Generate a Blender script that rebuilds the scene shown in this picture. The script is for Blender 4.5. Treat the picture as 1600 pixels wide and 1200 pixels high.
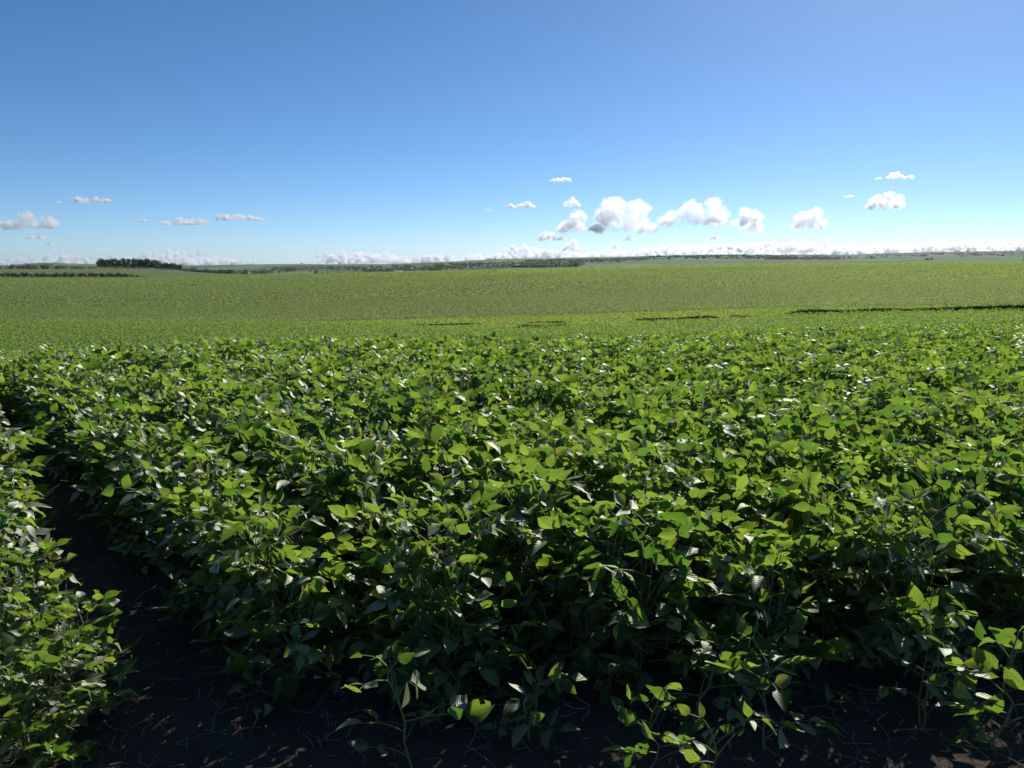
import bpy, math, random
import numpy as np
from mathutils import Vector

sc = bpy.context.scene
for o in list(bpy.data.objects):
    bpy.data.objects.remove(o)
COL = sc.collection
rng = np.random.default_rng(7)
random.seed(7)
PI = math.pi

# ------------------------------------------------------------------ camera, sky, sun
EYE = 1.70
F = 1142.0                      # focal length in pixels of a 1600 px wide frame
PITCH = math.atan(192.0 / F)    # camera tilted down a little
cam = bpy.data.cameras.new('camera')
cam.sensor_width = 36.0
cam.lens = 36.0 * F / 1600.0
cam.clip_start = 0.05
cam.clip_end = 120000.0
camo = bpy.data.objects.new('camera', cam)
camo.location = (0, 0, EYE)
camo.rotation_euler = (PI / 2 - PITCH, 0, 0)
COL.objects.link(camo)
sc.camera = camo

SUN_AZ = math.radians(30.0)     # to the right of the view direction (+Y)
SUN_EL = math.radians(36.0)
SUN = np.array([math.sin(SUN_AZ) * math.cos(SUN_EL), math.cos(SUN_AZ) * math.cos(SUN_EL), math.sin(SUN_EL)])
SUNH = np.array([math.sin(SUN_AZ), math.cos(SUN_AZ), 0.30])
world = bpy.data.worlds.new('World')
sc.world = world
world.use_nodes = True
wn = world.node_tree
for n in list(wn.nodes):
    wn.nodes.remove(n)
wo = wn.nodes.new('ShaderNodeOutputWorld')
bg = wn.nodes.new('ShaderNodeBackground')
sky = wn.nodes.new('ShaderNodeTexSky')
sky.sky_type = 'NISHITA'
sky.sun_disc = False
sky.sun_elevation = SUN_EL
sky.sun_rotation = SUN_AZ
sky.altitude = 300.0
sky.air_density = 0.62
sky.dust_density = 0.27
sky.ozone_density = 6.0
bg.inputs['Strength'].default_value = 0.114
hsv = wn.nodes.new('ShaderNodeHueSaturation')
hsv.inputs['Saturation'].default_value = 1.09
hsv.inputs['Hue'].default_value = 0.494
wn.links.new(sky.outputs[0], hsv.inputs['Color'])
wn.links.new(hsv.outputs[0], bg.inputs['Color'])
wn.links.new(bg.outputs[0], wo.inputs['Surface'])

sun = bpy.data.lights.new('sun', 'SUN')
sun.energy = 4.9
sun.angle = math.radians(0.53)
sun.color = (1.0, 0.95, 0.87)
suno = bpy.data.objects.new('sun', sun)
suno.rotation_euler = Vector(SUN).to_track_quat('Z', 'Y').to_euler()
suno.location = (20, 35, 30)
COL.objects.link(suno)

sc.view_settings.view_transform = 'Standard'
sc.view_settings.look = 'None'
sc.view_settings.exposure = 0.0
sc.view_settings.gamma = 1.0
sc.view_settings.use_curve_mapping = False
sc.render.engine = 'CYCLES'
cy = sc.cycles
cy.max_bounces = 40
cy.diffuse_bounces = 3
cy.glossy_bounces = 2
cy.transmission_bounces = 5
cy.transparent_max_bounces = 8
cy.volume_bounces = 40
cy.caustics_reflective = False
cy.caustics_refractive = False
cy.use_denoising = True
try:
    cy.denoiser = 'OPENIMAGEDENOISE'
    cy.denoising_input_passes = 'RGB_ALBEDO_NORMAL'
except Exception:
    pass
sc.render.use_persistent_data = False

# ------------------------------------------------------------------ helpers
def tag(o, label=None, cat=None, group=None, kind=None):
    if label: o['label'] = label
    if cat: o['category'] = cat
    if group: o['group'] = group
    if kind: o['kind'] = kind
    return o

def mesh_np(name, verts, faces, mats, uvs=None, mat_idx=None, smooth=True):
    """verts (N,3); faces: list of arrays (k, n-gon size)"""
    me = bpy.data.meshes.new(name)
    verts = np.ascontiguousarray(verts, dtype=np.float32)
    loops = np.concatenate([f.ravel() for f in faces]).astype(np.int32)
    sizes = np.concatenate([np.full(len(f), f.shape[1], dtype=np.int32) for f in faces])
    starts = np.concatenate([[0], np.cumsum(sizes)[:-1]]).astype(np.int32)
    me.vertices.add(len(verts)); me.vertices.foreach_set('co', verts.ravel())
    me.loops.add(len(loops)); me.loops.foreach_set('vertex_index', loops)
    me.polygons.add(len(sizes)); me.polygons.foreach_set('loop_start', starts)
    try:
        me.polygons.foreach_set('loop_total', sizes)
    except Exception:
        pass
    if uvs is not None:
        l = me.uv_layers.new(name='UVMap')
        l.data.foreach_set('uv', np.asarray(uvs, dtype=np.float32)[loops].ravel())
    for m in mats:
        me.materials.append(m)
    if mat_idx is not None:
        me.polygons.foreach_set('material_index', np.asarray(mat_idx, dtype=np.int32))
    me.polygons.foreach_set('use_smooth', np.full(len(sizes), smooth, dtype=bool))
    me.update(calc_edges=True)
    return me

def obj(name, me, parent=None, loc=(0, 0, 0)):
    o = bpy.data.objects.new(name, me)
    o.location = loc
    COL.objects.link(o)
    if parent is not None:
        o.parent = parent
    return o

def empty(name, loc, rz=0.0, s=1.0):
    o = bpy.data.objects.new(name, None)
    o.empty_display_size = 0.1
    o.location = loc
    o.rotation_euler = (0, 0, rz)
    o.scale = (s, s, s)
    COL.objects.link(o)
    return o

def norm(v):
    v = np.asarray(v, float)
    return v / (np.linalg.norm(v) + 1e-12)

class NT:
    """small node-tree helper"""
    def __init__(self, name):
        self.m = bpy.data.materials.new(name)
        self.m.use_nodes = True
        self.t = self.m.node_tree
        for n in list(self.t.nodes):
            self.t.nodes.remove(n)
        self.out = self.t.nodes.new('ShaderNodeOutputMaterial')
    def n(self, typ, **kw):
        nd = self.t.nodes.new(typ)
        for k, v in kw.items():
            if k.startswith('i_'):
                key = k[2:]
                key = int(key) if key.isdigit() else key.replace('_', ' ')
                nd.inputs[key].default_value = v
            else:
                setattr(nd, k, v)
        return nd
    def l(self, a, b):
        self.t.links.new(a, b)
    def math(self, op, a, b=None, clamp=False):
        nd = self.t.nodes.new('ShaderNodeMath'); nd.operation = op; nd.use_clamp = clamp
        for i, v in enumerate((a, b)):
            if v is None: continue
            if isinstance(v, (int, float)): nd.inputs[i].default_value = v
            else: self.l(v, nd.inputs[i])
        return nd.outputs[0]
    def mix(self, fac, a, b, blend='MIX'):
        nd = self.t.nodes.new('ShaderNodeMix'); nd.data_type = 'RGBA'; nd.blend_type = blend
        for s, v in ((nd.inputs[0], fac), (nd.inputs[6], a), (nd.inputs[7], b)):
            if isinstance(v, (int, float)): s.default_value = v
            elif isinstance(v, tuple): s.default_value = (*v, 1) if len(v) == 3 else v
            else: self.l(v, s)
        return nd.outputs[2]
    def ramp(self, fac, stops):
        nd = self.t.nodes.new('ShaderNodeValToRGB')
        el = nd.color_ramp.elements
        while len(el) < len(stops): el.new(0.5)
        for e, (p, c) in zip(el, stops):
            e.position = p; e.color = (*c, 1) if len(c) == 3 else c
        self.l(fac, nd.inputs[0])
        return nd.outputs[0]
    def noise(self, scale, detail=4, rough=0.55, vec=None):
        nd = self.n('ShaderNodeTexNoise'); nd.inputs['Scale'].default_value = scale
        nd.inputs['Detail'].default_value = detail; nd.inputs['Roughness'].default_value = rough
        if vec is not None: self.l(vec, nd.inputs['Vector'])
        return nd.outputs['Fac']

# ------------------------------------------------------------------ materials
def leaf_material(name, d0, d1, t0, t1, tw=0.48, rough=0.60, veins=True, gloss=0.19, vigour=None):
    T = NT(name)
    geo = T.n('ShaderNodeNewGeometry')
    oi = T.n('ShaderNodeObjectInfo')
    rnd = geo.outputs['Random Per Island']
    r2 = T.math('FRACT', T.math('ADD', T.math('MULTIPLY', rnd, 7.31), oi.outputs['Random']))
    dcol = T.mix(r2, d0, d1)
    tcol = T.mix(T.math('POWER', r2, 1.2), t0, t1)
    if veins:
        old = T.math('GREATER_THAN', r2, .985)
        dcol = T.mix(T.math('MULTIPLY', old, .7), dcol, (0.22, 0.20, 0.04)); tcol = T.mix(T.math('MULTIPLY', old, .7), tcol, (0.55, 0.50, 0.06))
    bump = None
    if vigour:   # greener and yellower stretches of one field
        P = geo.outputs['Position']
        sx = T.n('ShaderNodeSeparateXYZ'); T.l(P, sx.inputs[0])
        f = T.math('ADD', T.math('MULTIPLY', T.math('ADD', sx.outputs[0], 70.0), .007), T.math('MULTIPLY', T.math('SUBTRACT', T.noise(.022, 5, .62, P), .5), 2.6))
        f = T.math('SUBTRACT', 1.0, T.math('MULTIPLY', f, 1.0, True), True)
        dcol = T.mix(f, dcol, vigour[0]); tcol = T.mix(f, tcol, vigour[1])
    if veins:
        uv = T.n('ShaderNodeUVMap')
        sep = T.n('ShaderNodeSeparateXYZ'); T.l(uv.outputs[0], sep.inputs[0])
        v = T.math('ABSOLUTE', T.math('SUBTRACT', sep.outputs[1], 0.5))
        side = T.math('FRACT', T.math('MULTIPLY', T.math('SUBTRACT', sep.outputs[0], T.math('MULTIPLY', v, 0.55)), 8.0))
        dv = T.math('ABSOLUTE', T.math('SUBTRACT', side, 0.5))
        sv = T.math('GREATER_THAN', dv, 0.44)
        mv = T.math('LESS_THAN', v, 0.022)
        vein = T.math('MAXIMUM', T.math('MULTIPLY', sv, 0.55), mv)
        dcol = T.mix(T.math('MULTIPLY', vein, 0.6), dcol, (0.15, 0.20, 0.07))
        net = T.noise(70, 2, .6, uv.outputs[0])
        quilt = T.math('MULTIPLY', T.math('ADD', T.math('MULTIPLY', dv, 1.3), T.math('MULTIPLY', net, .5)), .42)
        tcol = T.mix(quilt, tcol, (0.09, 0.20, 0.015))
        tcol = T.mix(T.math('MULTIPLY', vein, 0.7), tcol, (0.10, 0.20, 0.02))
        blot = T.noise(26, 3, 0.6, uv.outputs[0])
        tcol = T.mix(T.math('MULTIPLY', blot, 0.35), tcol, (0.12, 0.26, 0.012))
        h = T.math('ADD', T.math('MULTIPLY', dv, 1.0), T.math('MULTIPLY', blot, 0.5))
        bp = T.n('ShaderNodeBump'); bp.inputs['Strength'].default_value = 0.28; bp.inputs['Distance'].default_value = 0.004
        T.l(h, bp.inputs['Height']); bump = bp.outputs[0]
    dif = T.n('ShaderNodeBsdfDiffuse'); T.l(dcol, dif.inputs[0])
    trn = T.n('ShaderNodeBsdfTranslucent'); T.l(tcol, trn.inputs[0])
    mx = T.n('ShaderNodeMixShader'); mx.inputs[0].default_value = tw
    T.l(dif.outputs[0], mx.inputs[1]); T.l(trn.outputs[0], mx.inputs[2])
    gl = T.n('ShaderNodeBsdfGlossy'); gl.inputs['Roughness'].default_value = rough
    gl.inputs['Color'].default_value = (0.96, 1.0, 0.84, 1)
    fr = T.n('ShaderNodeFresnel'); fr.inputs['IOR'].default_value = 1.45
    if bump is not None:
        for nd in (dif, gl): T.l(bump, nd.inputs['Normal'])
        T.l(bump, fr.inputs['Normal'])
    m2 = T.n('ShaderNodeMixShader')
    T.l(T.math('MULTIPLY', fr.outputs[0], gloss), m2.inputs[0])
    T.l(mx.outputs[0], m2.inputs[1]); T.l(gl.outputs[0], m2.inputs[2])
    T.l(m2.outputs[0], T.out.inputs[0])
    return T.m

M_LEAF = leaf_material('soybean_leaf', (0.038, 0.072, 0.026), (0.062, 0.098, 0.036), (0.15, 0.31, 0.034), (0.60, 0.76, 0.085), tw=0.54)
M_LEAF_FAR = leaf_material('far_soybean_leaf', (0.040, 0.082, 0.024), (0.066, 0.110, 0.030), (0.29, 0.41, 0.085), (0.60, 0.68, 0.145), tw=0.52, veins=False, rough=0.55, gloss=0.05, vigour=((0.045, 0.09, 0.028), (0.33, 0.44, 0.10)))
M_REED = leaf_material('dark_reed', (0.016, 0.026, 0.014), (0.028, 0.040, 0.018), (0.03, 0.05, 0.01), (0.05, 0.07, 0.015), tw=0.2, veins=False, rough=0.6, gloss=0.05)
M_LEAF_MID = leaf_material('slope_soybean_leaf', (0.036, 0.078, 0.024), (0.060, 0.105, 0.030), (0.21, 0.38, 0.055), (0.46, 0.60, 0.09), tw=0.52, veins=False, rough=0.5, gloss=0.05)
M_GRASS = leaf_material('valley_grass', (0.075, 0.115, 0.022), (0.10, 0.14, 0.025), (0.36, 0.52, 0.065), (0.50, 0.63, 0.09), tw=0.48, veins=False, rough=0.5, gloss=0.05)
M_TREE = leaf_material('tree_leaf', (0.018, 0.036, 0.016), (0.035, 0.058, 0.022), (0.06, 0.11, 0.015), (0.10, 0.15, 0.02), tw=0.25, veins=False, rough=0.5, gloss=0.2)

def simple(name, col, rough=0.8, noise=None):
    T = NT(name)
    b = T.n('ShaderNodeBsdfPrincipled'); b.inputs['Roughness'].default_value = rough
    if noise:
        c = T.mix(T.noise(noise[0], 5, 0.6, T.n('ShaderNodeTexCoord').outputs['Object']), col, noise[1])
        T.l(c, b.inputs['Base Color'])
    else:
        b.inputs['Base Color'].default_value = (*col, 1)
    T.l(b.outputs[0], T.out.inputs[0])
    return T.m

M_STEM = simple('soybean_stem', (0.15, 0.19, 0.06), 0.6, (40, (0.19, 0.17, 0.07)))
M_BARK = simple('bark', (0.07, 0.055, 0.045), 0.9, (3, (0.12, 0.10, 0.085)))
M_STRAW = simple('straw', (0.10, 0.085, 0.065), 0.8, (30, (0.22, 0.185, 0.14)))
M_WHITE = simple('white_wall', (0.72, 0.70, 0.66), 0.8, (0.6, (0.6, 0.58, 0.54)))
M_ROOFW = simple('pale_metal_roof', (0.62, 0.62, 0.62), 0.45, (0.5, (0.5, 0.5, 0.5)))
M_ROOFR = simple('clay_roof', (0.42, 0.25, 0.19), 0.8, (0.8, (0.33, 0.19, 0.14)))
M_DARK = simple('dark_opening', (0.03, 0.03, 0.035), 0.5)
M_POLE = simple('pole_wood', (0.10, 0.085, 0.07), 0.9, (4, (0.16, 0.14, 0.12)))

def ground_material():
    T = NT('field_ground')
    tc = T.n('ShaderNodeTexCoord'); P = tc.outputs['Object']
    ln = T.n('ShaderNodeVectorMath'); ln.operation = 'LENGTH'; T.l(P, ln.inputs[0])
    r = ln.outputs['Value']
    # bare soil near the camera
    n1 = T.noise(2.2, 8, 0.65, P); n2 = T.noise(30, 6, 0.7, P)
    soil = T.mix(n1, (0.044, 0.033, 0.028), (0.092, 0.070, 0.057))
    soil = T.mix(T.math('MULTIPLY', n2, 0.5), soil, (0.12, 0.096, 0.078))
    # leafy green of far rows and grass
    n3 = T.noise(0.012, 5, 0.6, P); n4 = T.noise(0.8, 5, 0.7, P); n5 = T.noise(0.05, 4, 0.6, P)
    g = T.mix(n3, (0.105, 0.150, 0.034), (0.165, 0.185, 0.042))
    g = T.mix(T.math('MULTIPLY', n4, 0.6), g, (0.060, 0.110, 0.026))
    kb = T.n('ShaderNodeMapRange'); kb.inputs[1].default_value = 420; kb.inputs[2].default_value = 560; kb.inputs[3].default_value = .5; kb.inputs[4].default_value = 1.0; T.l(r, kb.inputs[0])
    g = T.mix(1.0, g, kb.outputs[0], 'MULTIPLY')  # shade between field plants put into the ground colour, fading out beyond the rows
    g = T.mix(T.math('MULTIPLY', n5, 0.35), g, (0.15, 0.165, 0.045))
    # hill patchwork: pastures and crops far away
    vo = T.n('ShaderNodeTexVoronoi'); vo.inputs['Scale'].default_value = 0.0042
    mp = T.n('ShaderNodeMapping'); mp.inputs['Scale'].default_value = (1.0, 0.45, 1.0); T.l(P, mp.inputs[0]); T.l(mp.outputs[0], vo.inputs['Vector'])
    sepc = T.n('ShaderNodeSeparateColor'); T.l(vo.outputs['Color'], sepc.inputs[0])
    far = T.ramp(sepc.outputs[0], [(0.0, (0.06, 0.092, 0.045)), (0.3, (0.13, 0.23, 0.065)), (0.5, (0.125, 0.13, 0.07)), (0.72, (0.16, 0.26, 0.075)), (1.0, (0.15, 0.13, 0.085))])
    nf = T.noise(0.02, 6, 0.65, P)
    far = T.mix(T.math('MULTIPLY', nf, 0.4), far, (0.05, 0.07, 0.04))
    scrub = T.math('MULTIPLY', T.math('SUBTRACT', T.noise(0.0045, 6, .7, P), .50), 9.0, True)
    far = T.mix(T.math('MULTIPLY', scrub, .6), far, (0.026, 0.042, 0.026))
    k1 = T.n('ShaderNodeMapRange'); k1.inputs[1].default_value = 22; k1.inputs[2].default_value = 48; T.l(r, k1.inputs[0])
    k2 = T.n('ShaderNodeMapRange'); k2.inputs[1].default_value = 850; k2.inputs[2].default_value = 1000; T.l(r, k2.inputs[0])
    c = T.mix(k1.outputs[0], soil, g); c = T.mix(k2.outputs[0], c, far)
    b = T.n('ShaderNodeBsdfPrincipled'); b.inputs['Roughness'].default_value = 0.95
    b.inputs['Specular IOR Level'].default_value = 0.15
    T.l(c, b.inputs['Base Color'])
    bp = T.n('ShaderNodeBump'); bp.inputs['Strength'].default_value = 0.9; bp.inputs['Distance'].default_value = 0.03
    T.l(T.math('ADD', n2, T.math('MULTIPLY', n1, 1.5)), bp.inputs['Height'])
    T.l(bp.outputs[0], b.inputs['Normal'])
    T.l(b.outputs[0], T.out.inputs[0])
    return T.m
M_GROUND = ground_material()

# ------------------------------------------------------------------ terrain
def ratio(y):        # height over forward distance seen at photo row y, measured from the eye
    return math.tan(math.atan((600.0 - y) / F) - PITCH)

# control profiles: photo column -> [(forward distance, ground height)]
def pr(y, Y, up=0.0):
    return (Y, EYE + ratio(y) * Y - up)
PROF = {
    0:    [(2, 0), (5, -.03), (7.5, -.12), (9.5, -.33), (12, -.75), (20, -2.2), (35, -3.9), pr(540, 50, .5), pr(515, 75), pr(497, 115), pr(472, 200), pr(452, 300), pr(439, 430), pr(433, 520), pr(426, 620), pr(421, 800), (1000, -10), (1300, -16)],
    200:  [(2, 0), (5, -.02), (8, -.10), (10, -.30), (13, -.75), (20, -2.0), (35, -3.7), pr(538, 52, .5), pr(514, 75), pr(496, 115), pr(470, 200), pr(450, 300), pr(438, 430), pr(433, 520), pr(426, 620), pr(420, 800), (1000, -11), (1300, -18)],
    400:  [(2, 0), (5, 0), (8, -.06), (11, -.30), (14, -.70), (20, -1.7), (35, -3.5), pr(534, 52, .4), pr(512, 75), pr(494, 115), pr(468, 190), pr(448, 280), pr(436, 380), pr(430, 480), (600, -9), (800, -13), (1300, -22)],
    800:  [(2, 0), (5, 0), (8, -.04), (12, -.45), (16, -1.08), (24, -2.0), (40, -3.2), pr(517, 62), pr(505, 75), pr(496, 90), pr(465, 150), pr(442, 210), pr(427, 300), pr(423.5, 360), (480, -4), (700, -12), (1300, -25)],
    1200: [(2, 0), (5, -.05), (8, -.13), (13, -.40), (20, -1.0), (32, -2.05), (50, -3.25), pr(497, 68), pr(488, 78), pr(468, 115), pr(442, 180), pr(424, 255), pr(416.5, 300), (420, 0), (700, -12), (1300, -25)],
    1600: [(2, 0), (5, -.08), (8, -.15), (13, -.42), (22, -1.05), (34, -1.85), (46, -2.35), pr(488, 62), pr(482, 71), pr(465, 96), pr(440, 150), pr(421, 250), pr(412.5, 330), (450, 1.0), (700, -10), (1300, -20)],
}
SKYL = [(-400, 411), (0, 412.5), (40, 411.5), (82, 408), (120, 411), (160, 412), (300, 414.5), (400, 413.5), (470, 412), (520, 411), (600, 411.5), (700, 408), (760, 404.5), (800, 402.5), (900, 401.5), (1000, 399), (1070, 397), (1200, 396.5), (1290, 397.5), (1370, 395.5), (1450, 392.5), (1520, 391.5), (1600, 391.5), (2000, 391)]
LY = np.linspace(math.log(2.0), math.log(60000.0), 700)
def pchip(x, y, xi):
    x = np.asarray(x, float); y = np.asarray(y, float)
    h = np.diff(x); d = np.diff(y) / h
    m = np.zeros_like(y)
    for i in range(1, len(x) - 1):
        if d[i - 1] * d[i] > 0:
            w1 = 2 * h[i] + h[i - 1]; w2 = h[i] + 2 * h[i - 1]
            m[i] = (w1 + w2) / (w1 / d[i - 1] + w2 / d[i])
    m[0] = d[0]; m[-1] = d[-1]
    k = np.clip(np.searchsorted(x, xi) - 1, 0, len(h) - 1)
    t = np.clip((xi - x[k]) / h[k], 0, 1)
    return ((1 + 2 * t) * (1 - t) ** 2) * y[k] + t * (1 - t) ** 2 * h[k] * m[k] + t * t * (3 - 2 * t) * y[k + 1] + t * t * (t - 1) * h[k] * m[k + 1]
UC = np.arange(-500, 2101, 25.0)
rows_ = []
for u in sorted(PROF):
    p = PROF[u]
    x = [math.log(a) for a, b in p]; y = [b for a, b in p]
    rows_.append(pchip(x, y, np.minimum(LY, math.log(1300))))
rows_ = np.array(rows_); us = np.array(sorted(PROF), float)
tab = np.zeros((len(UC), len(LY)))
for j in range(len(LY)):
    tab[:, j] = pchip(us, rows_[:, j], np.clip(UC, 0, 1600))
skyl = np.interp(UC, [a for a, b in SKYL], [b for a, b in SKYL])
Yv = np.exp(LY)
for i, u in enumerate(UC):
    ys = skyl[i] + 1.5
    z35 = EYE + ratio(ys) * 3600
    near = EYE + ratio(ys + 13) * 1700; mid = EYE + ratio(ys + 6.5) * 2400
    base = tab[i, np.searchsorted(LY, math.log(1290))]
    pts = [(1290, base), (1700, near), (2400, mid), (3600, z35), (4600, z35 - 45), (8000, -130), (70000, -200)]
    k = Yv > 1290
    tab[i, k] = pchip([math.log(a) for a, b in pts], [b for a, b in pts], LY[k])
def vnoise(x, y, s, seed):
    """smooth value noise"""
    x = x / s; y = y / s
    xi = np.floor(x).astype(np.int64); yi = np.floor(y).astype(np.int64)
    fx = x - xi; fy = y - yi
    fx = fx * fx * (3 - 2 * fx); fy = fy * fy * (3 - 2 * fy)
    def hsh(a, b):
        n = (a * 374761393 + b * 668265263 + seed * 974711) & 0x7fffffff
        n = ((n ^ (n >> 13)) * 1274126177) & 0x7fffffff
        return ((n ^ (n >> 16)) & 0xffff) / 65535.0
    return (hsh(xi, yi) * (1 - fx) + hsh(xi + 1, yi) * fx) * (1 - fy) + (hsh(xi, yi + 1) * (1 - fx) + hsh(xi + 1, yi + 1) * fx) * fy
def terrain(X, Y):
    X = np.asarray(X, float); Y = np.asarray(Y, float)
    Ys = np.maximum(Y, 2.0)
    # stay on a smooth sheet beside and behind the camera as well
    r = np.sqrt(X * X + Y * Y)
    Ys = np.maximum(Ys, 0.55 * r)
    u = np.clip(800 + F * X / Ys, UC[0], UC[-1])
    a = (u - UC[0]) / 25.0; ia = np.clip(np.floor(a).astype(int), 0, len(UC) - 2); fa = a - ia
    l = (np.log(Ys) - LY[0]) / (LY[1] - LY[0]); il = np.clip(np.floor(l).astype(int), 0, len(LY) - 2); fl = np.clip(l - il, 0, 1)
    z = (tab[ia, il] * (1 - fl) + tab[ia, il + 1] * fl) * (1 - fa) + (tab[ia + 1, il] * (1 - fl) + tab[ia + 1, il + 1] * fl) * fa
    k = np.clip((r - 1200) / 1200, 0, 1) * np.clip((9000 - r) / 3000, 0, 1)
    z = z + k * ((vnoise(X, Y, 420, 3) - .5) * 9 + (vnoise(X, Y, 170, 4) - .5) * 4)
    kn = np.clip((14 - r) / 6, 0, 1)
    z = z + kn * ((vnoise(X, Y, .55, 5) - .5) * .05 + (vnoise(X, Y, .16, 6) - .5) * .025)
    return z
def tz(x, y):
    return float(terrain(np.array([x]), np.array([y]))[0])

rr = [0.0]
r = 0.35
while r < 9200:
    rr.append(r); r *= 1.013
rr = np.array(rr[1:])
az = np.concatenate([np.radians(np.arange(-52, 52.01, 0.22)), np.radians(np.arange(55, 306, 3.0))])
A, R = np.meshgrid(az, rr)
gx = R * np.sin(A); gy = R * np.cos(A)
gz = terrain(gx, gy)
V = np.stack([gx.ravel(), gy.ravel(), gz.ravel()], 1)
na, nr = len(az), len(rr)
ii = np.arange(nr - 1)[:, None] * na; jj = np.arange(na)[None, :]; jn = (jj + 1) % na
q = np.stack([ii + jj, ii + jn, ii + na + jn, ii + na + jj], -1).reshape(-1, 4)
V = np.concatenate([V, [[0, 0, float(gz[0].mean())]]])
c0 = len(V) - 1
tri = np.stack([np.full(na, c0), (np.arange(na) + 1) % na, np.arange(na)], 1)
q = q[:, ::-1]
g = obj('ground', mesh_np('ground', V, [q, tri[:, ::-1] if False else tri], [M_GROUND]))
tag(g, 'rolling green farmland with dark bare soil close to the camera', kind='structure')

# ------------------------------------------------------------------ soybean plants
NL, NS = 7, 5
S_ = np.linspace(-1, 1, NS)
T_ = np.linspace(0, 1, NL)
WP = np.sin(PI * T_ ** 0.68) ** 0.95 * (1 - 0.12 * T_); WP[0] = 0.04; WP[-1] = 0.015
LQ = []
for i in range(NL - 1):
    for j in range(NS - 1):
        a = i * NS + j
        LQ.append((a, a + 1, a + NS + 1, a + NS))
LQ = np.array(LQ)
LUV = np.stack(np.meshgrid(T_, (S_ + 1) / 2, indexing='ij'), -1).reshape(-1, 2)

def leaflet(base, a, n, L, W, R):
    a = norm(a); n = norm(n - np.dot(n, a) * a); b = np.cross(n, a)
    fold = R.uniform(0.05, 0.55); curl = R.normal(0.10, 0.16); ph = R.uniform(0, 6.28); wv = R.uniform(0.02, 0.09)
    bend = R.normal(0, .08); roll = R.normal(0, .35)
    t = T_[:, None]; s = S_[None, :]; w = (WP * W / 2)[:, None]
    z = fold * np.abs(s) * w - curl * L * t * t + wv * W * np.sin(7 * t + ph + 1.5 * s) * s * s + roll * s * w * t * .6
    P = base + a * (L * t)[..., None] + b * (s * w + bend * L * t * t)[..., None] + n * z[..., None]
    return P.reshape(-1, 3)

class Plant:
    def __init__(self):
        self.lv, self.lf, self.luv = [], [], []
        self.sv, self.sf = [], []
        self.nl = 0; self.ns = 0
    def leaf(self, *a):
        self.lv.append(leaflet(*a)); self.lf.append((np.delete(LQ, a[5].choice(len(LQ), a[5].integers(1, 4), replace=False), 0) if a[5].random() < .14 else LQ) + self.nl); self.luv.append(LUV); self.nl += NL * NS
    def tube(self, pts, r0, r1, k=4):
        pts = np.asarray(pts, float); m = len(pts)
        d = np.gradient(pts, axis=0)
        for i in range(m):
            t = norm(d[i]); x = norm(np.cross(t, [0.31, 0.87, 0.38])); y = np.cross(t, x)
            rad = r0 + (r1 - r0) * i / (m - 1)
            for j in range(k):
                an = 2 * PI * j / k
                self.sv.append(pts[i] + (x * math.cos(an) + y * math.sin(an)) * rad)
        b = self.ns
        for i in range(m - 1):
            for j in range(k):
                self.sf.append((b + i * k + j, b + i * k + (j + 1) % k, b + (i + 1) * k + (j + 1) % k, b + (i + 1) * k + j))
        self.ns += m * k
    def trifoliate(self, p0, d, plen, L, R, helio, up):
        """petiole from p0 along d carrying three leaflets"""
        d = norm(d)
        p1 = p0 + d * plen * .55 + np.array([0, 0, plen * .06]); p2 = p0 + d * plen + np.array([0, 0, plen * .03])
        self.tube([p0, p1, p2], .0022, .0015, 3)
        hz = norm(np.array([d[0], d[1], 0.05]))
        side = np.array([-hz[1], hz[0], 0])
        nb = norm(np.array([0, 0, up]) + SUNH * helio + R.normal(0, .34, 3))
        for k, (dirv, off) in enumerate(((hz, .035), (norm(side + .25 * hz), .006), (norm(-side + .25 * hz), .006))):
            n = norm(nb + R.normal(0, .36, 3))
            a = dirv + np.array([0, 0, R.normal(.12, .38)])
            a = norm(a - np.dot(a, n) * n)
            l = L * R.uniform(.85, 1.1) * (1.08 if k == 0 else .95)
            b = p2 + hz * off if k == 0 else p2 + dirv * off
            if k == 0: self.tube([p2, p2 + hz * off * .5, b], .0014, .0011, 3)
            self.leaf(b, a, n, l, l * R.uniform(.60, .74), R)
    def build(self, tag_):
        f = mesh_np('soybean_foliage_' + tag_, np.concatenate(self.lv), [np.concatenate(self.lf)], [M_LEAF], np.concatenate(self.luv))
        s = mesh_np('soybean_stem_' + tag_, np.array(self.sv), [np.array(self.sf)], [M_STEM])
        return f, s

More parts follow.
